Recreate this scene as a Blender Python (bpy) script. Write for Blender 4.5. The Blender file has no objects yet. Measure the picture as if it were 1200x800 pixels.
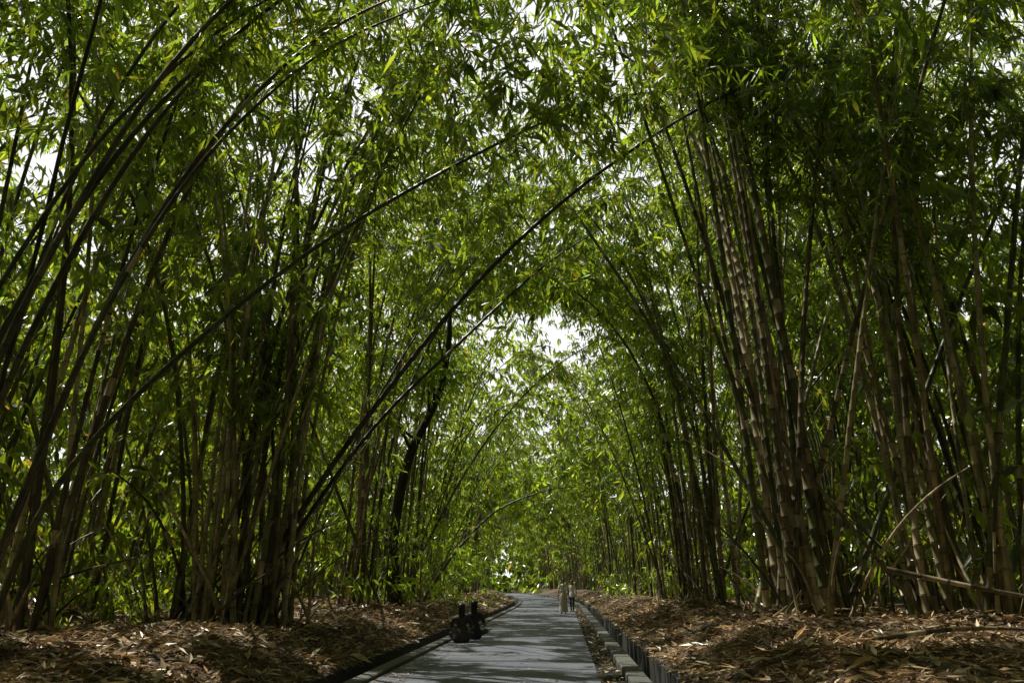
import bpy, math, numpy as np
from mathutils import Vector
rng = np.random.default_rng(7)
R = rng.random
scene = bpy.context.scene
SUN=Vector((-.42,.28,.86)).normalized()

# ------------------------------------------------------------------ helpers
def norm(a): return a/np.maximum(np.linalg.norm(a,axis=-1,keepdims=True),1e-9)
def xc(y):
    y=np.asarray(y,float); yy=np.clip(y,-60,190)
    return -1.3+0.063*yy-0.0011*np.maximum(0,yy-50)**2
def _h(i,j,s):
    v=np.sin(i*127.1+j*311.7+s*74.7)*43758.5453
    return v-np.floor(v)
def vnoise(x,y,s=0):
    xi=np.floor(x); yi=np.floor(y); fx=x-xi; fy=y-yi
    fx=fx*fx*(3-2*fx); fy=fy*fy*(3-2*fy)
    a=_h(xi,yi,s); b=_h(xi+1,yi,s); c=_h(xi,yi+1,s); d=_h(xi+1,yi+1,s)
    return (a*(1-fx)+b*fx)*(1-fy)+(c*(1-fx)+d*fx)*fy-0.5
def rnoise(u,v,f,ang,s):
    c,t=math.cos(ang),math.sin(ang); return vnoise((u*c-v*t)*f+13.7,(u*t+v*c)*f+5.1,s)
LAT=[-1e4,-4.1,-2.66,-2.64,-2.62,-2.12,-2.10,-1.8, 1.8,2.62,2.64,3.16,3.18,3.2,4.7,1e4]
HZ =[0.60, 0.60, 0.12,0.05,-0.45,-0.45,-0.03,-0.03,-0.03,-0.03,-0.5,-0.5,0.03,0.10,0.62,0.62]
MOUNDS=[]
def gz_l(l,y):
    z=np.interp(l,LAT,HZ)
    x=l+xc(y); a=np.abs(l); e=np.where(l>0,3.2,2.68)
    w=np.clip((a-e)/2.5,0,1)
    z=z+w*(vnoise(x*.35,y*.35,1)*.5+vnoise(x*1.3,y*1.3,2)*.16)+np.clip((a-e)/.6,0,1)*vnoise(x*4,y*4,3)*.09
    for (mx,my,mr,mh) in MOUNDS:
        z=z+mh*np.exp(-((x-mx)**2+(y-my)**2)/mr**2)*np.clip((a-e)/1.0,0,1)
    return z
def gz(x,y): return gz_l(np.asarray(x)-xc(y),np.asarray(y,float))

# Gaps in the upper canopy: cut along the sun direction to place sun patches.
OPEN=[(6.4,16.3,1.0,.34),(7.8,15.4,1.2,.34),(9.3,14.4,1.2,.32),(-9.0,12.5,1.8,.26),(-5.4,11.8,1.1,.28),(-7.6,15.8,1.0,.24),(10.3,13.4,1.6,.28),(6,12,1.1,.26),(8.3,12.2,1.0,.22),
 (.1,13.4,.9,.22),(-1.2,15.2,.8,.18),(.7,16.8,.8,.18),(0,20,1.2,.16),(1.1,24.5,1.3,.18),(.4,29,1.4,.16),(2,36,1.6,.14),(1,52,6,.12),(3,66,8,.10),(2,95,14,.14),(-3,125,16,.2)]
def gapn(u,v): return rnoise(u,v,.75,.6,11)*.42+rnoise(u,v,1.35,1.9,14)*.30+rnoise(u,v,2.3,2.7,12)*.32
_u,_v=np.meshgrid(np.arange(-20,20,.13),np.arange(0,60,.13)); _g=gapn(_u,_v); THR=float(np.quantile(_g,.875)); THB=THR-float(np.quantile(_g,.80))
def gapv(P):
    u=P[:,0]-P[:,2]*SUN.x/SUN.z; v=P[:,1]-P[:,2]*SUN.y/SUN.z
    b=.13*rnoise(u,v,.2,.9,13)
    for (cx,cy,r,a) in OPEN: b=b+a*np.exp(-((u-cx)**2+(v-cy)**2)/r**2)
    return gapn(u,v)+b-THR

class MB:
    def __init__(s): s.v=[];s.f=[];s.m=[];s.c=[];s.sm=[];s.n=0
    def add(s,v,f,m,c,smooth):
        v=np.asarray(v,float).reshape(-1,3); f=np.asarray(f,np.int64).reshape(-1,4)
        s.v.append(v); s.f.append(f+s.n); s.n+=len(v)
        s.m.append(np.full(len(f),m)); s.sm.append(np.full(len(f),smooth))
        c=np.asarray(c,float)
        if c.ndim==1: c=np.tile(c,(len(f),1))
        s.c.append(c)
    def build(s,name,mats,parent=None):
        v=np.concatenate(s.v); f=np.concatenate(s.f); c=np.concatenate(s.c)
        me=bpy.data.meshes.new(name); nf=len(f)
        me.vertices.add(len(v)); me.vertices.foreach_set('co',v.astype(np.float32).ravel())
        me.loops.add(nf*4); me.loops.foreach_set('vertex_index',f.astype(np.int32).ravel())
        me.polygons.add(nf); me.polygons.foreach_set('loop_start',(np.arange(nf)*4).astype(np.int32))
        me.polygons.foreach_set('material_index',np.concatenate(s.m).astype(np.int32))
        me.polygons.foreach_set('use_smooth',np.concatenate(s.sm).astype(bool))
        at=me.attributes.new('col','FLOAT_COLOR','FACE')
        cc=np.ones((nf,4),np.float32); cc[:,:3]=c; at.data.foreach_set('color',cc.ravel())
        for m in mats: me.materials.append(m)
        me.update(calc_edges=True)
        ob=bpy.data.objects.new(name,me); scene.collection.objects.link(ob)
        if parent: ob.parent=parent
        return ob

# ------------------------------------------------------------------ materials
def newmat(name):
    m=bpy.data.materials.new(name); m.use_nodes=True; nt=m.node_tree; nt.nodes.clear()
    o=nt.nodes.new('ShaderNodeOutputMaterial'); return m,nt,o
def nd(nt,t,**k):
    n=nt.nodes.new(t)
    for a,b in k.items(): setattr(n,a,b)
    return n
def noise(nt,scale,detail=4,rough=.55,vec=None):
    n=nd(nt,'ShaderNodeTexNoise'); n.inputs['Scale'].default_value=scale; n.inputs['Detail'].default_value=detail; n.inputs['Roughness'].default_value=rough
    if vec is not None: nt.links.new(vec,n.inputs['Vector'])
    return n
def ramp(nt,src,stops):
    r=nd(nt,'ShaderNodeValToRGB'); e=r.color_ramp.elements
    while len(e)<len(stops): e.new(.5)
    for i,(p,c) in enumerate(stops): e[i].position=p; e[i].color=(*c,1)
    nt.links.new(src,r.inputs[0]); return r

def leaf_mat(name,tr=(14.5,11.7,3.0),fac=.5,gl=.08):
    m,nt,o=newmat(name)
    a=nd(nt,'ShaderNodeAttribute',attribute_name='col')
    d=nd(nt,'ShaderNodeBsdfDiffuse'); nt.links.new(a.outputs['Color'],d.inputs['Color'])
    mul=nd(nt,'ShaderNodeVectorMath',operation='MULTIPLY'); mul.inputs[1].default_value=tr
    nt.links.new(a.outputs['Color'],mul.inputs[0])
    t=nd(nt,'ShaderNodeBsdfTranslucent'); nt.links.new(mul.outputs[0],t.inputs['Color'])
    mx=nd(nt,'ShaderNodeMixShader'); mx.inputs[0].default_value=fac
    nt.links.new(d.outputs[0],mx.inputs[1]); nt.links.new(t.outputs[0],mx.inputs[2])
    g=nd(nt,'ShaderNodeBsdfGlossy'); g.inputs['Roughness'].default_value=.3; g.inputs['Color'].default_value=(.95,1,.9,1)
    m2=nd(nt,'ShaderNodeMixShader'); m2.inputs[0].default_value=gl
    nt.links.new(mx.outputs[0],m2.inputs[1]); nt.links.new(g.outputs[0],m2.inputs[2]); nt.links.new(m2.outputs[0],o.inputs[0])
    return m
M_leaf=leaf_mat('bamboo_leaf')
M_dead=leaf_mat('dead_leaf',tr=(1.1,1.0,.8),fac=.12,gl=.03)
def attr_mat(name,scale,lo,hi,rough,bump=.2,gl=.5):
    m,nt,o=newmat(name)
    a=nd(nt,'ShaderNodeAttribute',attribute_name='col')
    g=nd(nt,'ShaderNodeNewGeometry')
    mp=nd(nt,'ShaderNodeMapping'); mp.inputs['Scale'].default_value=(1,1,.25); nt.links.new(g.outputs['Position'],mp.inputs[0])
    n=noise(nt,scale,5,.65,mp.outputs[0])
    r=ramp(nt,n.outputs[0],[(.3,(lo,)*3),(.7,(hi,)*3)])
    mu=nd(nt,'ShaderNodeMix',data_type='RGBA',blend_type='MULTIPLY'); mu.inputs[0].default_value=1
    nt.links.new(a.outputs['Color'],mu.inputs[6]); nt.links.new(r.outputs[0],mu.inputs[7])
    p=nd(nt,'ShaderNodeBsdfPrincipled'); p.inputs['Roughness'].default_value=rough; p.inputs['Specular IOR Level'].default_value=gl
    nt.links.new(mu.outputs[2],p.inputs['Base Color'])
    b=nd(nt,'ShaderNodeBump'); b.inputs['Strength'].default_value=bump; b.inputs['Distance'].default_value=.02
    nt.links.new(n.outputs[0],b.inputs['Height']); nt.links.new(b.outputs[0],p.inputs['Normal']); nt.links.new(p.outputs[0],o.inputs[0])
    return m
M_culm=attr_mat('bamboo_culm',9,.4,2.1,.4,.15,.5)
M_bark=attr_mat('tree_bark',12,.5,1.4,.85,.6,.3)

def ground_mat():
    m,nt,o=newmat('forest_floor'); g=nd(nt,'ShaderNodeNewGeometry')
    n1=noise(nt,.5,4,.5,g.outputs['Position']); n2=noise(nt,14,6,.7,g.outputs['Position'])
    r1=ramp(nt,n2.outputs[0],[(.3,(.035,.024,.014)),(.5,(.12,.08,.045)),(.72,(.28,.20,.115))])
    r2=ramp(nt,n1.outputs[0],[(.4,(.6,.6,.6)),(.65,(1.15,1.05,.9))])
    mu=nd(nt,'ShaderNodeMix',data_type='RGBA',blend_type='MULTIPLY'); mu.inputs[0].default_value=1
    nt.links.new(r1.outputs[0],mu.inputs[6]); nt.links.new(r2.outputs[0],mu.inputs[7])
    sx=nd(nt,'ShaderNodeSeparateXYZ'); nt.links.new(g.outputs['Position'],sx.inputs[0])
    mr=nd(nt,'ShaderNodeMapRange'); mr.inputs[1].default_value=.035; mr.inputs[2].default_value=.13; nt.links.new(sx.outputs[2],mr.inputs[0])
    dk=nd(nt,'ShaderNodeMix',data_type='RGBA'); dk.inputs[6].default_value=(.014,.015,.011,1)  # ditch shade painted into the ground colour, by height
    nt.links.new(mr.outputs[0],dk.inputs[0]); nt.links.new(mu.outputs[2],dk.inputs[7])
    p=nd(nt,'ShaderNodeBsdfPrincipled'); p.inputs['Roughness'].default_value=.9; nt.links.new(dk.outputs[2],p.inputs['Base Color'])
    b=nd(nt,'ShaderNodeBump'); b.inputs['Strength'].default_value=.8; b.inputs['Distance'].default_value=.05
    nt.links.new(n2.outputs[0],b.inputs['Height']); nt.links.new(b.outputs[0],p.inputs['Normal']); nt.links.new(p.outputs[0],o.inputs[0]); return m
def stone_mat(name,stops,scale,rough,bump):
    m,nt,o=newmat(name); g=nd(nt,'ShaderNodeNewGeometry')
    n1=noise(nt,scale*.12,4,.6,g.outputs['Position']); n2=noise(nt,scale*6,3,.7,g.outputs['Position'])
    r1=ramp(nt,n1.outputs[0],stops); r2=ramp(nt,n2.outputs[0],[(.3,(.65,)*3),(.7,(1.35,)*3)])
    mu=nd(nt,'ShaderNodeMix',data_type='RGBA',blend_type='MULTIPLY'); mu.inputs[0].default_value=1
    nt.links.new(r1.outputs[0],mu.inputs[6]); nt.links.new(r2.outputs[0],mu.inputs[7])
    p=nd(nt,'ShaderNodeBsdfPrincipled'); p.inputs['Roughness'].default_value=rough; nt.links.new(mu.outputs[2],p.inputs['Base Color'])
    b=nd(nt,'ShaderNodeBump'); b.inputs['Strength'].default_value=bump; b.inputs['Distance'].default_value=.01
    nt.links.new(n2.outputs[0],b.inputs['Height']); nt.links.new(b.outputs[0],p.inputs['Normal']); nt.links.new(p.outputs[0],o.inputs[0]); return m
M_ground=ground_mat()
M_road=stone_mat('asphalt',[(.3,(.09,.098,.12)),(.55,(.125,.135,.16)),(.75,(.175,.182,.20))],6,.65,.6)
M_kerb=stone_mat('kerb_concrete',[(.3,(.08,.082,.067)),(.6,(.12,.118,.10)),(.8,(.16,.155,.135))],3,.85,.5)
M_drain=stone_mat('dark_concrete',[(.3,(.022,.024,.018)),(.6,(.035,.036,.028)),(.8,(.05,.048,.04))],3,.8,.5)  # dark wall colour carries the shade of the ditch

# ------------------------------------------------------------------ geometry generators
UP=np.array([0,0,1.])
LC=[0]
def leaves(mb,P,D,N,L,W,col,mat=0):
    if mat<2:
        g=np.maximum(gapv(P),gapv(P+D*L[:,None])); nz=vnoise(P[:,0]*.5,P[:,1]*.5,5)
        k=~(((g>0)&(P[:,2]>4.0+3.0*nz))|((g>-THB)&(P[:,2]>11.+5*nz)))
        P,D,N,L,W,col=P[k],D[k],N[k],L[k],W[k],col[k]
    S=norm(np.cross(D,N)); n=len(P); L=L[:,None]; W=W[:,None]; LC[0]+=n
    m=P+D*L*.38
    v=np.stack([P,m+S*W*.5,P+D*L-UP*L*.10,m-S*W*.5],1)
    mb.add(v,np.arange(n*4).reshape(n,4),mat,col,False)
LB=(.027,.051,.012)
def leafcol(n,base=LB,var=.55,yel=.45,dead=.01):
    c=np.array(base)*(1+var*(R((n,1))-.5)*2)
    y=R((n,1))**2*yel; c=c*(1-y)+np.array([.085,.095,.014])*y
    d=R(n)<dead; c[d]=np.array([.07,.05,.03])*(.6+.6*R((d.sum(),1)))
    return c
def sprays(mb,C,D,Ls,k,leafL,wr=.14,twig=True,base=LB,mat=0,tmat=1,dead=.006,droop=.85,spread=.5):
    n=len(C)
    if twig:
        leaves(mb,C,D,norm(rng.normal(size=(n,3))),Ls*1.0,np.full(n,.014),np.tile([.07,.07,.025],(n,1)),tmat)
    t=R((n,k))**.75; t3=t[...,None]; L3=Ls[:,None,None]
    P=C[:,None]+D[:,None]*L3*t3-UP*L3*(t3**2)*.28+rng.normal(size=(n,k,3))*.05
    d=norm(D[:,None]*.55+rng.normal(size=(n,k,3))*spread-UP*droop)
    N=norm(rng.normal(size=(n,k,3))+UP*.45)
    L=leafL*(.6+.7*R((n,k)))
    tone=(.5+1.*R((n,1,1)))*np.ones((1,k,1))
    col=leafcol(n*k,base,dead=dead).reshape(n,k,3)*tone
    leaves(mb,P.reshape(-1,3),d.reshape(-1,3),N.reshape(-1,3),L.ravel(),(L*wr*(.8+.4*R((n,k)))).ravel(),col.reshape(-1,3),mat)

def path_arc(base,az,a0,a1,H,p,n=40):
    s=(np.arange(n)+.5)/n
    a=a0+(a1-a0)*s**p
    azv=az+.25*(R()-.5)*s
    T=np.stack([np.sin(a)*np.cos(azv),np.sin(a)*np.sin(azv),np.cos(a)],1)
    w=rng.normal(size=(n,3))*.012; w[:,2]=0
    pts=np.vstack([[0,0,0],np.cumsum((T+w)*H/n,0)])+base
    return pts
def path_spline(pts,n=60):
    pts=np.array(pts,float); k=len(pts)
    P=np.vstack([2*pts[0]-pts[1],pts,2*pts[-1]-pts[-2]])
    out=[]
    for u in np.linspace(0,k-1-1e-6,n):
        i=int(u); f=u-i; a,b,c,d=P[i:i+4]
        out.append(.5*((2*b)+(-a+c)*f+(2*a-5*b+4*c-d)*f*f+(-a+3*b-3*c+d)*f**3))
    return np.array(out)
def arclen(p): return np.concatenate([[0],np.cumsum(np.linalg.norm(np.diff(p,axis=0),axis=1))])
def at(p,s,q): return np.stack([np.interp(q,s,p[:,i]) for i in range(3)],1)
def tube(mb,C,r,seg,col,mat,smooth=True):
    T=norm(np.gradient(C,axis=0)); ref=norm(np.array([.12,1,.05]))
    U=norm(np.cross(T,ref)); V=np.cross(T,U)
    a=np.arange(seg)/seg*2*np.pi
    v=C[:,None]+r[:,None,None]*(np.cos(a)[None,:,None]*U[:,None]+np.sin(a)[None,:,None]*V[:,None])
    k=len(C); i=np.arange(k-1)[:,None]*seg; j=np.arange(seg)[None]; j2=(j+1)%seg
    f=np.stack([i+j,i+j2,i+seg+j2,i+seg+j],-1)
    mb.add(v,f,mat,np.repeat(col,seg,0),smooth)
PAL=np.array([[.075,.082,.028],[.115,.09,.045],[.20,.155,.085],[.07,.076,.028],[.32,.265,.16],[.055,.045,.027],[.24,.21,.10],[.09,.07,.04]])
PALD=PAL[[0,1,3,5]]*.65
def culm(mb,p,r0,lod=0,mat=1,tint=None,pal=PAL,rot=.0,sheath=.15):
    s=arclen(p); H=s[-1]; base=pal[rng.integers(len(pal))] if tint is None else np.array(tint)
    if lod==0:
        sp=.30+.14*R(); nd_=np.arange(.15,H-.1,sp); e=.015
        nd_=nd_+rng.normal(size=len(nd_))*.025
        q=np.stack([nd_-e,nd_,nd_+.03],1).ravel(); q=np.concatenate([[0],q,[H]])
        r=r0*np.clip(1-q/H,0,1)**.55+.006
        r[1:-1]*=np.tile([1,1.15,.97],len(nd_))
        col=np.tile(base,(len(q)-1,1)); sh=sheath*R()*1.8; nb=.8+.4*R()
        for i in range(len(nd_)):
            b=3*i+1
            col[b]=base*nb; col[b+1]=base*.6
            if b+2<len(col):
                col[b+2]=base*(.6+.8*R())
                if R()<sh: col[b+2]=np.array([.34,.27,.17])*(.35+.8*R())
        tube(mb,at(p,s,q),r,8,col,mat)
    else:
        q=np.linspace(0,H,max(6,int(H/(.8 if lod==1 else 1.4))))
        r=r0*np.clip(1-q/H,0,1)**.55+.008
        col=base*(.5+1.*R((len(q)-1,1)))
        tube(mb,at(p,s,q),r,6 if lod==1 else 4,col,mat)
    return s,H
def foliate(mb,p,s,H,n,k,leafL,t0=.3,Ls=(.5,1.5),twig=True,lo=0.0,base=LB,wr=.14):
    t=t0+(1-t0)*R(n)**.75
    C=at(p,s,t*H)
    az=R(n)*2*np.pi
    D=norm(np.stack([np.cos(az),np.sin(az),R(n)*.9-.35],1))
    L=(Ls[0]+(Ls[1]-Ls[0])*R(n))*(1.15-.5*t)
    sprays(mb,C,D,L,k,leafL,twig=twig,base=base,wr=wr)

CAM=np.array([0,0,1.5])
def clump(name,x,y,n,side,H=(14,20),spread=.8,a1=(35,105),r=(.04,.07),lod=0,ns=50,k=14,leafL=.24,t0=.32,extra=None,azj=.7,a0=(1,9),pal=PAL,Ls=(.5,1.5),wr=.14,mb=None,base=LB,sheath=.15,dead=1.2):
    own=mb is None
    if own: mb=MB()
    for i in range(n):
        rr=spread*math.sqrt(R()); th=R()*2*np.pi
        bx=x+rr*math.cos(th); by=y+rr*math.sin(th)*1.2; bz=float(gz(bx,by))-.1
        az=(math.pi if side>0 else 0)+rng.normal()*azj
        A0=a0[0]+(a0[1]-a0[0])*R(); A1=a1[0]+(a1[1]-a1[0])*R(); rad=r[0]+(r[1]-r[0])*R()
        if R()<.18: A0+=8+14*R(); A1=max(A1,A0+15); rad*=.75; az=R()*6.28
        p=path_arc(np.array([bx,by,bz]),az,math.radians(A0),math.radians(A1),H[0]+(H[1]-H[0])*R(),1.5+1.6*R())
        s,h=culm(mb,p,rad,lod,pal=pal,sheath=sheath)
        foliate(mb,p,s,h,int(ns*(.6+.8*R())),k,leafL,t0=t0,Ls=Ls,twig=(lod==0),wr=wr,base=base)
    if extra: 
        for pts,rad in extra:
            p=path_spline(pts); s,h=culm(mb,p,rad,0,pal=PALD,sheath=.04); foliate(mb,p,s,h,int(ns*.4),k,leafL,t0=.6,Ls=(.4,.9))
    if lod==0:
        for i in range(int(n*dead)):
            rr=(spread+.4)*math.sqrt(R()); th=R()*2*np.pi; bx=x+rr*math.cos(th); by=y+rr*math.sin(th)
            p=path_arc(np.array([bx,by,float(gz(bx,by))-.1]),R()*6.28,math.radians(R()*45),math.radians(20+60*R()),.5+6*R()**2,1.3,12)
            culm(mb,p,.010+.03*R(),0,pal=PAL[[1,2,4,5,7]])
    if own: return mb.build(name,[M_leaf,M_culm])

# ------------------------------------------------------------------ layout
near=[ # x,y,n,side
 (-6.9,9.3,3,-1),(-6.1,18.2,36,-1),(-8.8,15.0,8,-1),(-4.9,26.5,14,-1),(-4.6,34,12,-1),
 (6.0,17.6,29,1),(8.4,15.8,16,1),(6.3,26,15,1),(6.8,33.5,12,1),(-8,2,6,-1),(8.5,3.5,6,1),(10.6,18.5,12,1),(-10.8,20,12,-1)]
MOUNDS=[(a,b,1.3,.22) for a,b,_,_ in near]

def strip(name,lats,ys,zf,mat,smooth=True):
    lats=np.array(lats); ys=np.array(ys); Lg,Yg=np.meshgrid(lats,ys)
    X=Lg+xc(Yg); Z=zf(Lg,Yg); v=np.stack([X,Yg,Z],-1).reshape(-1,3)
    nx=len(lats); i=np.arange(len(ys)-1)[:,None]*nx; j=np.arange(nx-1)[None]
    f=np.stack([i+j,i+j+1,i+nx+j+1,i+nx+j],-1).reshape(-1,4)
    mb=MB(); mb.add(v,f,0,np.array([.5,.5,.5]),smooth); return mb.build(name,[mat])
def prof_strip(name,pts,ys,mat):
    ys=np.array(ys); P=np.array(pts); n=len(P)
    X=P[None,:,0]+xc(ys)[:,None]; Y=np.repeat(ys[:,None],n,1); Z=np.repeat(P[None,:,1],len(ys),0)+vnoise(ys*.7,ys*0,9)[:,None]*.012
    i=np.arange(len(ys)-1)[:,None]*n; j=np.arange(n-1)[None]
    mb=MB(); mb.add(np.stack([X,Y,Z],-1),np.stack([i+j,i+j+1,i+n+j+1,i+n+j],-1),0,np.array([.5]*3),False); return mb.build(name,[mat])
far=[20,25,32,40,55,80,130,220,400,900]
latR=[1.7,2.3,2.62,2.64,2.9,3.16,3.18,3.2]+list(np.arange(3.35,12,.15))+list(np.arange(12.2,20,.6))+far
latL=[-v for v in far[::-1]]+list(-np.arange(12.2,20,.6)[::-1])+list(-np.arange(2.8,12,.15)[::-1])+[-2.66,-2.64,-2.62,-2.4,-2.12,-2.10,-1.7]
ys=[-900,-400,-200,-100,-60]+list(np.arange(-40,4,1.))+list(np.arange(4,45,.18))+list(np.arange(45,80,.6))+list(np.arange(80,200,2))+[205,220,250,300,400,600,1000,1500]
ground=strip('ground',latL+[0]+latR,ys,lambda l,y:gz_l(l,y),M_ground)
yr=list(np.arange(-60,190,.5))
road=strip('road',[-1.82,-1.2,-.6,0,.6,1.2,1.85],yr,lambda l,y:.02-.008*np.abs(l)**2/2+vnoise(l*1.2+50,y*.8,5)*.012,M_road)
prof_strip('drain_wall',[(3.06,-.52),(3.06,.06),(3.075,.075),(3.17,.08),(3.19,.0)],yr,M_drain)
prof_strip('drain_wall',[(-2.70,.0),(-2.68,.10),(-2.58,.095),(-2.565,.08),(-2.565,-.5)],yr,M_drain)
prof_strip('kerb',[(2.28,-.1),(2.28,.085),(2.30,.105),(2.58,.105),(2.60,.085),(2.60,-.5)],yr,M_kerb)
prof_strip('kerb',[(-2.115,-.5),(-2.115,.055),(-2.095,.07),(-1.88,.07),(-1.86,.055),(-1.86,-.1)],yr,M_kerb)

# ------------------------------------------------------------------ bamboo
for (x,y,n,sd) in near:
    ex=None; kw=dict(azj=1.0,a1=(20,90))
    if (x,y)==(-6.1,18.2):
        ex=[([(-5.75,18.1,.5),(-5.65,18,1.2),(-3.76,17.5,4.26),(-.78,17,8.09),(2.38,16.5,10.87),(5.98,16,12.8),(9.78,15.5,13.26)],.065),
            ([(-5.7,18.5,.5),(-5.58,18.5,1.38),(-3.49,19,4.91),(-1.31,19.5,7.42),(.92,20,9.75),(3.0,20.4,11.3)],.055)]
        kw=dict(spread=1.45,a0=(0,7),a1=(8,70),azj=1.6,H=(14,20),t0=.25,dead=2.2)
    if (x,y)==(-8.8,15.0):
        ex=[([(-8.2,13,.4),(-8.02,13,.91),(-7.43,13,2.86),(-6.03,13,4.78),(-3.55,13.3,7.32),(-.66,13.6,9.4),(1.73,14,10.8),(4,14.3,11.4)],.05)]
        kw['dead']=3
    if (x,y)==(-6.9,9.3):
        b=np.array([(-6.5,9,.4),(-5.94,9,2.63),(-5.23,9,4.77),(-4.2,9,6.85),(-3.13,9.2,8.41),(-1.83,9.4,9.7),(.3,9.7,11)])
        ex=[]
        for q in range(6):
            o=np.zeros_like(b); o[:,0]=(R()-.75)*1.2; o[:,1]=(R()-.3)*2; g=np.linspace(0,1,len(b))**1.3
            o[:,0]-=g*1.2*R(); o[:,2]+=g*1.5*(R()-.3)
            ex.append((b+o,.03+.02*R()))
        kw=dict(a0=(3,12),r=(.03,.045),pal=PALD,sheath=.05)
    if (x,y)==(6.0,17.6): kw=dict(spread=1.05,a0=(0,9),a1=(5,45),azj=1.3,H=(17,22),r=(.05,.09),t0=.40,sheath=.25)
    if (x,y)==(8.4,15.8): kw=dict(spread=1.1,a0=(0,12),a1=(10,60),azj=1.8,H=(15,20),r=(.045,.08),t0=.40)
    clump('bamboo_clump',x,y,n,sd,extra=ex,ns=50,k=17,leafL=.33,wr=.18,**kw)

yy=41.
while yy<112:
    for sd in (-1,1):
        off=5.6+R()*1.4
        x=float(xc(yy))+sd*off+(0.3 if sd>0 else 0)
        clump('bamboo_clump',x,yy+R()*3,12,sd,H=(11,19),a1=(25,100),azj=.9,lod=1,ns=26,k=10,leafL=.5,wr=.22,spread=1.0,Ls=(.7,1.9),t0=.2)
    yy+=7.5
mb=MB()
for i in range(26):
    yy=118+R()*35; x=float(xc(yy))+4.5+R()*14
    clump('',x,yy,5,1,H=(10,16),a1=(20,90),lod=2,ns=24,k=9,leafL=.7,wr=.28,spread=1.2,Ls=(.8,2),t0=.25,mb=mb,pal=PAL[[2,4,6]],r=(.06,.1))
for i in range(18):
    yy=116+R()*45; x=float(xc(yy))-4.5-R()*14
    clump('',x,yy,5,-1,H=(10,16),a1=(20,90),lod=2,ns=24,k=9,leafL=.7,wr=.28,spread=1.2,Ls=(.8,2),t0=.2,mb=mb,pal=PAL[[2,4,6]],r=(.06,.1))
mb.build('bamboo_thicket',[M_leaf,M_culm])
for sd in (-1,1):
    mb=MB()
    for i in range(34):
        yy=-6+R()*75; l=sd*(11+R()*14); x=float(xc(yy))+l
        if abs(x)<10 : continue
        clump('',x,yy,9,sd,H=(11,18),a1=(10,80),azj=2,lod=1,ns=24,k=10,leafL=.45,wr=.24,spread=1.1,Ls=(.7,2.0),t0=.12,mb=mb,pal=PAL[[0,1,3,5,7]])
    mb.build('bamboo_thicket',[M_leaf,M_culm])
def mass(name,n,box,per,k,leafL,base=LB,wr=.22,rad=1.1,zf=None,twig=False):
    mb=MB(); l=box[0]+(box[1]-box[0])*R(n); yy=box[2]+(box[3]-box[2])*R(n); h=box[4]+(box[5]-box[4])*R(n)
    x=xc(yy)+l
    if zf is not None: h=np.maximum(h,zf(l,yy))
    c=np.stack([x,yy,gz(x,yy)+h],1)
    c=np.repeat(c,per,0); m=len(c)
    P=c+rng.normal(size=(m,3))*rad*np.array([1,1,.6]); P[:,2]=np.maximum(P[:,2],.7)
    az=R(m)*6.28; D=norm(np.stack([np.cos(az),np.sin(az),R(m)-.4],1))
    sprays(mb,P,D,.4+.8*R(m),k,leafL,wr=wr,twig=twig,base=base,spread=.6)
    return mb.build(name,[M_leaf,M_culm])
low=lambda l,y: np.where(np.abs(l)<4, np.where(y<46, 1.5+y*.38,8.), 6.)
mass('bamboo_canopy',980,(-16,17,3,22,10,17),10,15,.38,wr=.2,rad=.72,zf=low)
mass('bamboo_canopy',790,(-12,17,22,46,10.5,20),9,14,.47,wr=.23,rad=.9,zf=low)
mass('bamboo_canopy',480,(-11,9,57,115,6.5,19),10,12,.7,wr=.27,rad=1.3)
mass('bamboo_canopy',30,(-5,6,48,58,14.5,19),9,12,.5,wr=.24,rad=1.)
mass('bamboo_canopy',200,(-13,-4.5,6,50,6,14),8,13,.38,wr=.22,rad=.9)
mass('bamboo_canopy',160,(5.5,14,16,50,8,17),8,13,.38,wr=.22,rad=.9)
mass('bamboo_canopy',420,(-20,22,-22,4,9,17),8,11,.75,wr=.27,rad=1.2)
DB=(.018,.034,.008)  # leaf colour darkened to deepen the shade between culms
mass('distant_trees',560,(-50,50,-34,-18,0,22),8,10,1.2,rad=1.8,wr=.45,base=DB)
mass('undergrowth',200,(-22,-7,-18,6,.1,10),8,10,.7,wr=.32,base=DB)
mass('undergrowth',200,(8,22,-18,8,.1,10),8,10,.7,wr=.32,base=DB)
mass('undergrowth',420,(-22,-8.5,12,62,.1,10),9,11,.5,wr=.28,base=DB)
mass('undergrowth',350,(9.5,24,14,62,.1,11),9,11,.5,wr=.28,base=DB)
mass('shrub',80,(-6.8,-3.7,24,62,.2,4.2),8,12,.3,base=(.03,.06,.012),rad=.5)
mass('shrub',30,(4.6,7.5,32,70,.2,1.6),8,10,.28,rad=.45)
mass('shrub',26,(-12,-8,15,24,.1,.9),6,10,.3,rad=.4)
mass('distant_trees',700,(-50,-20,-20,130,0,22),8,10,1.1,rad=1.8,wr=.45,base=DB)
mass('distant_trees',680,(22,50,-20,130,0,22),8,10,1.1,rad=1.8,wr=.45,base=DB)
mass('distant_trees',420,(-40,45,140,190,0,15),9,9,1.2,rad=2.2,wr=.5)
mass('distant_trees',130,(3,26,120,160,0,7),9,9,.9,rad=1.6,wr=.4)

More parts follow.
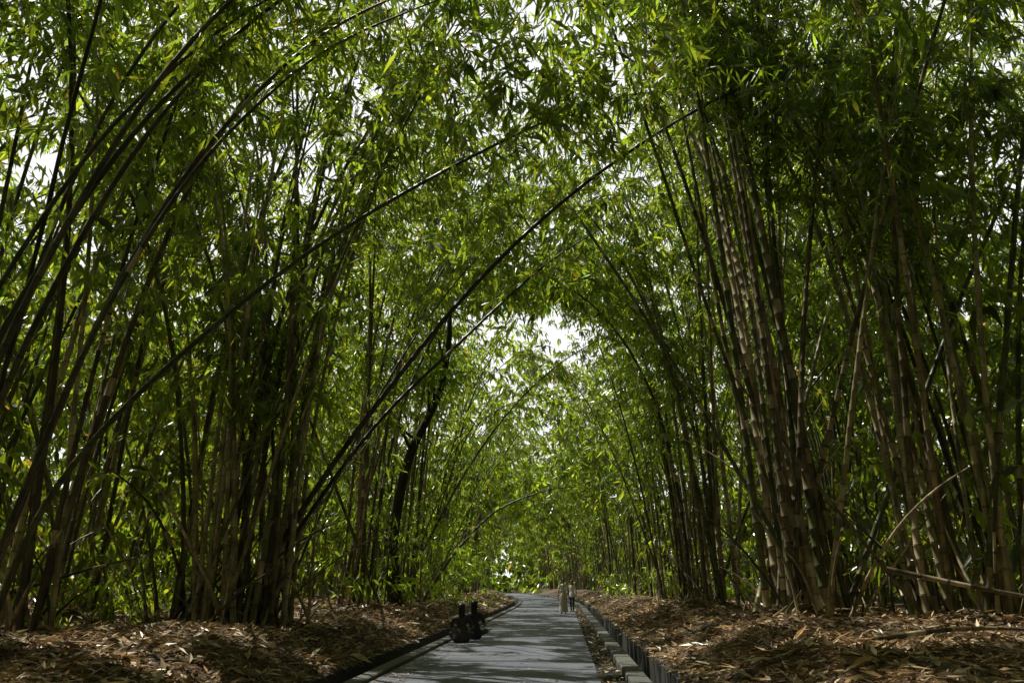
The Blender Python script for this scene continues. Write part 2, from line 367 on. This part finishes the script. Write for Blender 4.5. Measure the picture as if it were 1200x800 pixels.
mb=MB()
tp=path_spline([(-4.3,31,.4),(-4.5,31,3.2),(-4.0,31,6.2),(-2.9,31.3,9),(-2.6,31.5,12),(-3.0,31.6,15)],30)
tube(mb,tp,np.linspace(.26,.07,30)+.08*np.exp(-np.arange(30)/2.),10,np.tile([.05,.04,.03],(29,1)),1)
for i in range(9):
    q=int(12+R()*17); p=path_arc(tp[q],R()*6.28,math.radians(35+20*R()),math.radians(60+30*R()),2.5+2.5*R(),1.2,14)
    tube(mb,p,np.linspace(.07,.015,15),6,np.tile([.05,.04,.03],(14,1)),1)
    foliate(mb,p,arclen(p),arclen(p)[-1],22,14,.24,t0=.2,Ls=(.4,1.1),wr=.35,base=(.032,.066,.012))
mb.build('forest_tree',[M_leaf,M_bark])
mb=MB()
for pts,r in [([(-4.2,38,.5),(-2.7,38,2.76),(-.8,38,4.7),(1.6,38,5.7),(3.4,38,5.9)],.06)]:
    p=path_spline(pts); s_,h_=culm(mb,p,r,0,pal=PALD); foliate(mb,p,s_,h_,14,12,.3,t0=.55,Ls=(.3,.9),wr=.17)
mb.build('leaning_bamboo',[M_leaf,M_culm])
for pts in [[(6.6,14.6,1.75),(7.6,14.2,1.5),(8.8,13.8,1.25),(11,13,.9)],[(-11,16,.9),(-9,15.6,1.45),(-7.6,15.2,1.8),(-6.6,15,2.0)],[(-9.5,13,.75),(-8,12.6,.8),(-6.4,12.4,.72)],[(5.2,12.3,.72),(6.8,12.8,.85),(8.6,13.1,.8)]]:
    mb=MB(); culm(mb,path_spline(pts),.04,0,pal=PAL[[5,7]]); mb.build('fallen_bamboo',[M_leaf,M_culm])

mb=MB()
def litter(n,y0,y1,l0,l1,size,p=1.0,ang=.4,zmin=None):
    y=y0+(y1-y0)*R(n)**1.5; l=l0+(l1-l0)*R(n)**p; x=l+xc(y)
    z=gz_l(l,y)+.01+.05*R(n)
    if zmin is not None: z=np.maximum(z,zmin+.03*R(n))
    z=np.where(np.abs(l)<1.8,.028,z)
    az=R(n)*6.28; til=np.where(np.abs(l)<1.8,.05,ang)
    D=norm(np.stack([np.cos(az),np.sin(az),rng.normal(size=n)*til*.7],1)); N=norm(rng.normal(size=(n,3))*til[:,None]+UP)
    L=size*(.5+R(n)); W=L*(.12+.16*R(n))
    pal=np.array([[.50,.37,.21],[.25,.165,.09],[.40,.25,.12],[.60,.49,.33],[.14,.095,.058]])
    c=pal[rng.integers(5,size=n)]*(.6+.8*R((n,1)))
    leaves(mb,np.stack([x,y,z],1),D,N,L,W,c,2)
litter(42000,7,32,-2.7,-12,.19,ang=.5); litter(42000,7,32,3.2,13,.19,ang=.5)
litter(1600,7,30,-2.8,-11,.42,ang=.3); litter(1600,7,30,3.3,12,.42,ang=.3)
litter(9000,30,80,-2.7,-9,.3); litter(9000,30,80,3.2,9,.3)
litter(1300,7,50,-2.58,-2.72,.17,ang=.4,zmin=.11); litter(1300,7,50,3.08,3.3,.17,ang=.4,zmin=.09)
litter(1500,8,60,1.87,2.28,.13); litter(500,8,40,-1.8,-1.2,.13,1); litter(450,8,50,-1.8,1.8,.12); litter(900,8,50,2.65,3.05,.16)
mb.m=[a*0 for a in mb.m]
mb.build('leaf_litter',[M_dead])

# ------------------------------------------------------------------ people
def solid(name,c,rough=.8,sc=60):
    m,nt,o=newmat(name); g=nd(nt,'ShaderNodeTexCoord'); n=noise(nt,sc,3,.6,g.outputs['Object'])
    r=ramp(nt,n.outputs[0],[(.3,tuple(x*.75 for x in c)),(.7,tuple(x*1.2 for x in c))])
    p=nd(nt,'ShaderNodeBsdfPrincipled'); p.inputs['Roughness'].default_value=rough
    nt.links.new(r.outputs[0],p.inputs['Base Color']); nt.links.new(p.outputs[0],o.inputs[0]); return m
M_skin=solid('skin',(.34,.20,.13),.5); M_hair=solid('hair',(.014,.010,.008),.4,90)
M_black=solid('dark_cloth',(.035,.032,.034)); M_white=solid('white_cloth',(.75,.73,.68)); M_cream=solid('cream_cloth',(.62,.55,.42)); M_grey=solid('navy_cloth',(.05,.06,.085))
M_lips=solid('lips',(.25,.09,.08)); M_olive=solid('brown_cloth',(.06,.048,.04))
def revolve(name,rings,seg,mat,parent):
    mb=MB(); a=np.arange(seg)/seg*2*np.pi; v=[]
    for cx,cy,z,rx,ry in rings: v.append(np.stack([cx+rx*np.cos(a),cy+ry*np.sin(a),np.full(seg,z)],1))
    v=np.array(v); k=len(rings); i=np.arange(k-1)[:,None]*seg; j=np.arange(seg)[None]; j2=(j+1)%seg
    f=np.stack([i+j,i+j2,i+seg+j2,i+seg+j],-1); mb.add(v,f,0,np.array([.5]*3),True)
    return mb.build(name,[mat],parent)
def person(name,loc,rotz,J,mats,hair_len=.35,scale=1,skirt=None,sleeve=.5):
    root=bpy.data.objects.new(name,None); scene.collection.objects.link(root)
    V=[];Rr=[];E=[];idx={}
    def add(n,p,r,par=None):
        idx[n]=len(V); V.append(p); Rr.append(r)
        if par is not None: E.append((idx[par],idx[n]))
    add('pelvis',J['pelvis'],(.15,.115))
    add('waist',J['waist'],(.125,.095),'pelvis'); add('chest',J['chest'],(.155,.11),'waist'); add('upper',J['upper'],(.12,.085),'chest')
    add('neck',J['neck'],(.052,.052),'upper'); add('skull',J['head'],(.05,.05),'neck')
    for sd in ('l','r'):
        add('sh'+sd,J['sh'+sd],(.06,.06),'upper'); add('el'+sd,J['el'+sd],(.043,.043),'sh'+sd); add('wr'+sd,J['wr'+sd],(.027,.027),'el'+sd)
        w=np.array(J['wr'+sd],float); e=np.array(J['el'+sd],float); d=norm(w-e); sdv=norm(np.cross(d,[0,1,.3])); dn=norm(np.cross(sdv,d))
        add('pa'+sd,w+d*.055,(.032,.018),'wr'+sd)
        pb=w+d*.085
        for q,(o,L) in enumerate([(-.03,.068),(-.01,.078),(.01,.073),(.03,.058)]):
            b=pb+sdv*o; add('f%d'%q+sd,b,(.0095,.0095),'pa'+sd); m_=b+d*L*.55+dn*.006; add('g%d'%q+sd,m_,(.0085,.0085),'f%d'%q+sd); add('h%d'%q+sd,m_+d*L*.4+dn*.02,(.007,.007),'g%d'%q+sd)
        tb=w+d*.035-sdv*.03; add('t0'+sd,tb,(.011,.011),'wr'+sd); add('t1'+sd,tb-sdv*.022+d*.03,(.0095,.0095),'t0'+sd)
        add('hi'+sd,J['hi'+sd],(.095,.095),'pelvis'); add('kn'+sd,J['kn'+sd],(.06,.06),'hi'+sd); add('an'+sd,J['an'+sd],(.038,.038),'kn'+sd); add('to'+sd,J['to'+sd],(.035,.028),'an'+sd)
    me=bpy.data.meshes.new('b'); me.from_pydata([tuple(map(float,v)) for v in V],E,[]); ob=bpy.data.objects.new('tmp',me); scene.collection.objects.link(ob)
    sk=ob.modifiers.new('s','SKIN'); sk.use_smooth_shade=True
    for i,r in enumerate(Rr): me.skin_vertices[0].data[i].radius=r; me.skin_vertices[0].data[i].use_root=(i==0)
    ss=ob.modifiers.new('u','SUBSURF'); ss.levels=1; ss.render_levels=1
    dg=bpy.context.evaluated_depsgraph_get(); nm=bpy.data.meshes.new_from_object(ob.evaluated_get(dg)); bpy.data.objects.remove(ob)
    body=bpy.data.objects.new('body',nm); scene.collection.objects.link(body); body.parent=root
    nm.materials.clear()
    for m in (M_skin,mats[0],mats[1],M_black): nm.materials.append(m)
    names=list(idx); VP=np.array(V,float); RP=np.array([max(r) for r in Rr])
    ea=[a for a,b in E]; eb=[b for a,b in E]
    A=VP[ea]; B=VP[eb]; RA=RP[ea]; RB=RP[eb]
    for pl in nm.polygons:
        c=np.array(pl.center); t=np.clip(((c-A)*(B-A)).sum(1)/np.maximum(((B-A)**2).sum(1),1e-9),0,1)
        d=np.linalg.norm(c-(A+(B-A)*t[:,None]),axis=1)/(RA*(1-t)+RB*t); k=int(d.argmin()); nb=names[eb[k]]; m=0
        if nb in('waist','chest','upper') or nb[:2]=='sh': m=1
        elif nb[:2]=='el': m=1 if t[k]<sleeve*1.6 else 0
        elif nb[:2] in('hi','kn') : m=2
        elif nb[:2]=='an': m=2 if t[k]<.85 else 0
        elif nb[:2]=='to': m=3
        elif nb=='neck': m=1 if t[k]<.3 else 0
        pl.material_index=m; pl.use_smooth=True
    h=np.array(J['head'],float)
    prof=[(-.115,.02),(-.11,.035),(-.095,.048),(-.07,.060),(-.04,.068),(0,.073),(.04,.076),(.075,.070),(.1,.052),(.115,.028),(.12,.004)]
    rings=[(h[0],h[1]+(.018 if z<-.06 else 0),h[2]+z+.06,r,r*1.2) for z,r in prof]
    revolve('head',rings,20,M_skin,root)
    def blob(nm_,c,r,mat):
        pr=[(c[0],c[1],c[2]+r[2]*math.sin(a),max(r[0]*math.cos(a),.0005),max(r[1]*math.cos(a),.0005)) for a in np.linspace(-1.57,1.57,7)]
        revolve(nm_,pr,10,mat,root)
    fz=h[2]+.06
    blob('nose',(h[0],h[1]+.095,fz-.02),(.013,.018,.022),M_skin)
    for sx in(-1,1):
        blob('eye',(h[0]+sx*.03,h[1]+.078,fz+.005),(.012,.008,.007),M_black)
        blob('ear',(h[0]+sx*.076,h[1]-.005,fz-.01),(.010,.02,.03),M_skin)
    blob('mouth',(h[0],h[1]+.083,fz-.058),(.022,.01,.007),M_lips)
    n0=[(h[0],h[1]-.002,fz+z+.006,r*1.12+.008,r*1.2*1.06+.008) for z,r in prof if z>=.035]+[(h[0],h[1],fz+.132,.002,.002)]
    L=hair_len
    back=[(h[0],h[1]-.035,fz+.05,.082,.066),(h[0],h[1]-.04,fz-.02,.084,.062),(h[0],h[1]-.052,fz-.09,.080,.05),(h[0],h[1]-.075,fz-.10-L*.35,.078,.040),(h[0],h[1]-.088,fz-.10-L*.75,.062,.030),(h[0],h[1]-.092,fz-.10-L,.018,.012)]
    revolve('hair',n0,20,M_hair,root); revolve('hair_fall',back,16,M_hair,root)
    if skirt: revolve('garment_hem',skirt[0],24,skirt[1],root)
    root.location=loc; root.rotation_euler=(0,0,rotz); root.scale=(scale,)*3
    return root
sit=dict(pelvis=(0,0,.13),waist=(0,.01,.28),chest=(0,.04,.43),upper=(0,.05,.53),neck=(0,.06,.61),head=(0,.08,.68),
 shl=(-.17,.05,.53),shr=(.17,.05,.53),ell=(-.26,.12,.30),elr=(.26,.12,.30),wrl=(-.17,.34,.26),wrr=(.17,.34,.26),
 hil=(-.11,.04,.12),hir=(.11,.04,.12),knl=(-.28,.36,.17),knr=(.28,.36,.17),anl=(.04,.45,.07),anr=(-.04,.53,.07),tol=(.15,.50,.05),tor=(-.15,.57,.05))
shirt_hem=[(0,.02,.34,.135,.10),(0,.01,.27,.152,.12),(0,.0,.18,.178,.148),(0,-.005,.09,.198,.165),(0,-.005,.03,.195,.16),(0,0,.005,.16,.13)]
X1=float(xc(22.6))-1.33-.14
person('seated_person',(X1,22.5,.02),math.radians(4),sit,(M_olive,M_grey),hair_len=.18,scale=1.14,skirt=(shirt_hem,M_olive))
person('seated_person',(X1+.26,23.8,.02),math.radians(-6),sit,(M_black,M_grey),hair_len=.25,scale=1.2,skirt=(shirt_hem,M_black))
stand=dict(pelvis=(0,0,.93),waist=(0,0,1.08),chest=(0,0,1.25),upper=(0,0,1.38),neck=(0,0,1.46),head=(0,.02,1.53),
 shl=(-.17,0,1.38),shr=(.17,0,1.38),ell=(-.25,-.03,1.10),elr=(.25,-.03,1.10),wrl=(-.27,.08,.87),wrr=(.27,.08,.87),
 hil=(-.09,0,.9),hir=(.09,0,.9),knl=(-.10,.05,.48),knr=(.10,-.02,.48),anl=(-.10,.06,.08),anr=(.10,-.10,.08),tol=(-.11,.2,.04),tor=(.11,.04,.04))
skirt=[(0,0,1.06,.135,.11),(0,0,.97,.165,.14),(0,0,.85,.185,.16),(0,0,.6,.19,.17),(0,0,.3,.21,.19),(0,0,.10,.225,.205)]
hem=[(0,0,1.10,.135,.108),(0,0,1.0,.165,.135),(0,0,.90,.185,.15),(0,0,.84,.187,.152)]
person('standing_person',(2.72,44.2,-.01),math.radians(175),stand,(M_white,M_cream),hair_len=.25,skirt=(skirt,M_cream),scale=1.04)
person('standing_person',(3.33,46.4,-.02),math.radians(150),stand,(M_white,M_grey),hair_len=.04,skirt=(hem,M_white))

# ------------------------------------------------------------------ light
s=SUN
sl=bpy.data.lights.new('sun','SUN'); sl.energy=5; sl.angle=math.radians(.5); sl.color=(1,.96,.88)
so=bpy.data.objects.new('sun',sl); so.rotation_euler=s.to_track_quat('Z','Y').to_euler(); so.location=(0,0,40); scene.collection.objects.link(so)
w=bpy.data.worlds.new('World'); scene.world=w; w.use_nodes=True; nt=w.node_tree
bg=nt.nodes['Background']; sk=nt.nodes.new('ShaderNodeTexSky'); sk.sky_type='NISHITA'; sk.sun_disc=False
sk.sun_elevation=math.asin(s.z); sk.sun_rotation=math.atan2(s.x,s.y); sk.dust_density=2.0
# haze glow added low in the view direction, cut overhead and behind to reduce fill
tc=nd(nt,'ShaderNodeTexCoord'); sp=nd(nt,'ShaderNodeSeparateXYZ'); nt.links.new(tc.outputs['Generated'],sp.inputs[0])
cr=ramp(nt,sp.outputs[2],[(.0,(1,)*3),(.62,(.9,)*3),(.85,(.0,)*3)])
dp=nd(nt,'ShaderNodeVectorMath',operation='DOT_PRODUCT'); dp.inputs[1].default_value=(-.3,.95,0); nt.links.new(tc.outputs['Generated'],dp.inputs[0])
mr=nd(nt,'ShaderNodeMapRange'); mr.inputs[1].default_value=-.05; mr.inputs[2].default_value=.5; mr.inputs[3].default_value=.06; mr.inputs[4].default_value=1
nt.links.new(dp.outputs['Value'],mr.inputs[0])
mm=nd(nt,'ShaderNodeMath',operation='MULTIPLY'); nt.links.new(cr.outputs[0],mm.inputs[0]); nt.links.new(mr.outputs[0],mm.inputs[1])
cm=nd(nt,'ShaderNodeMix',data_type='RGBA'); cm.inputs[7].default_value=(24,24.2,24.2,1)
nt.links.new(mm.outputs[0],cm.inputs[0]); nt.links.new(sk.outputs[0],cm.inputs[6]); nt.links.new(cm.outputs[2],bg.inputs[0])
bg.inputs[1].default_value=.05
scene.view_settings.view_transform='Standard'; scene.view_settings.look='None'; scene.view_settings.exposure=0
# ------------------------------------------------------------------ camera
c=bpy.data.cameras.new('camera'); c.sensor_width=36; c.lens=28; c.clip_end=3000; c.clip_start=.05
co=bpy.data.objects.new('camera',c); co.location=CAM; co.rotation_euler=(math.radians(90+16.9),0,0); scene.collection.objects.link(co); scene.camera=co
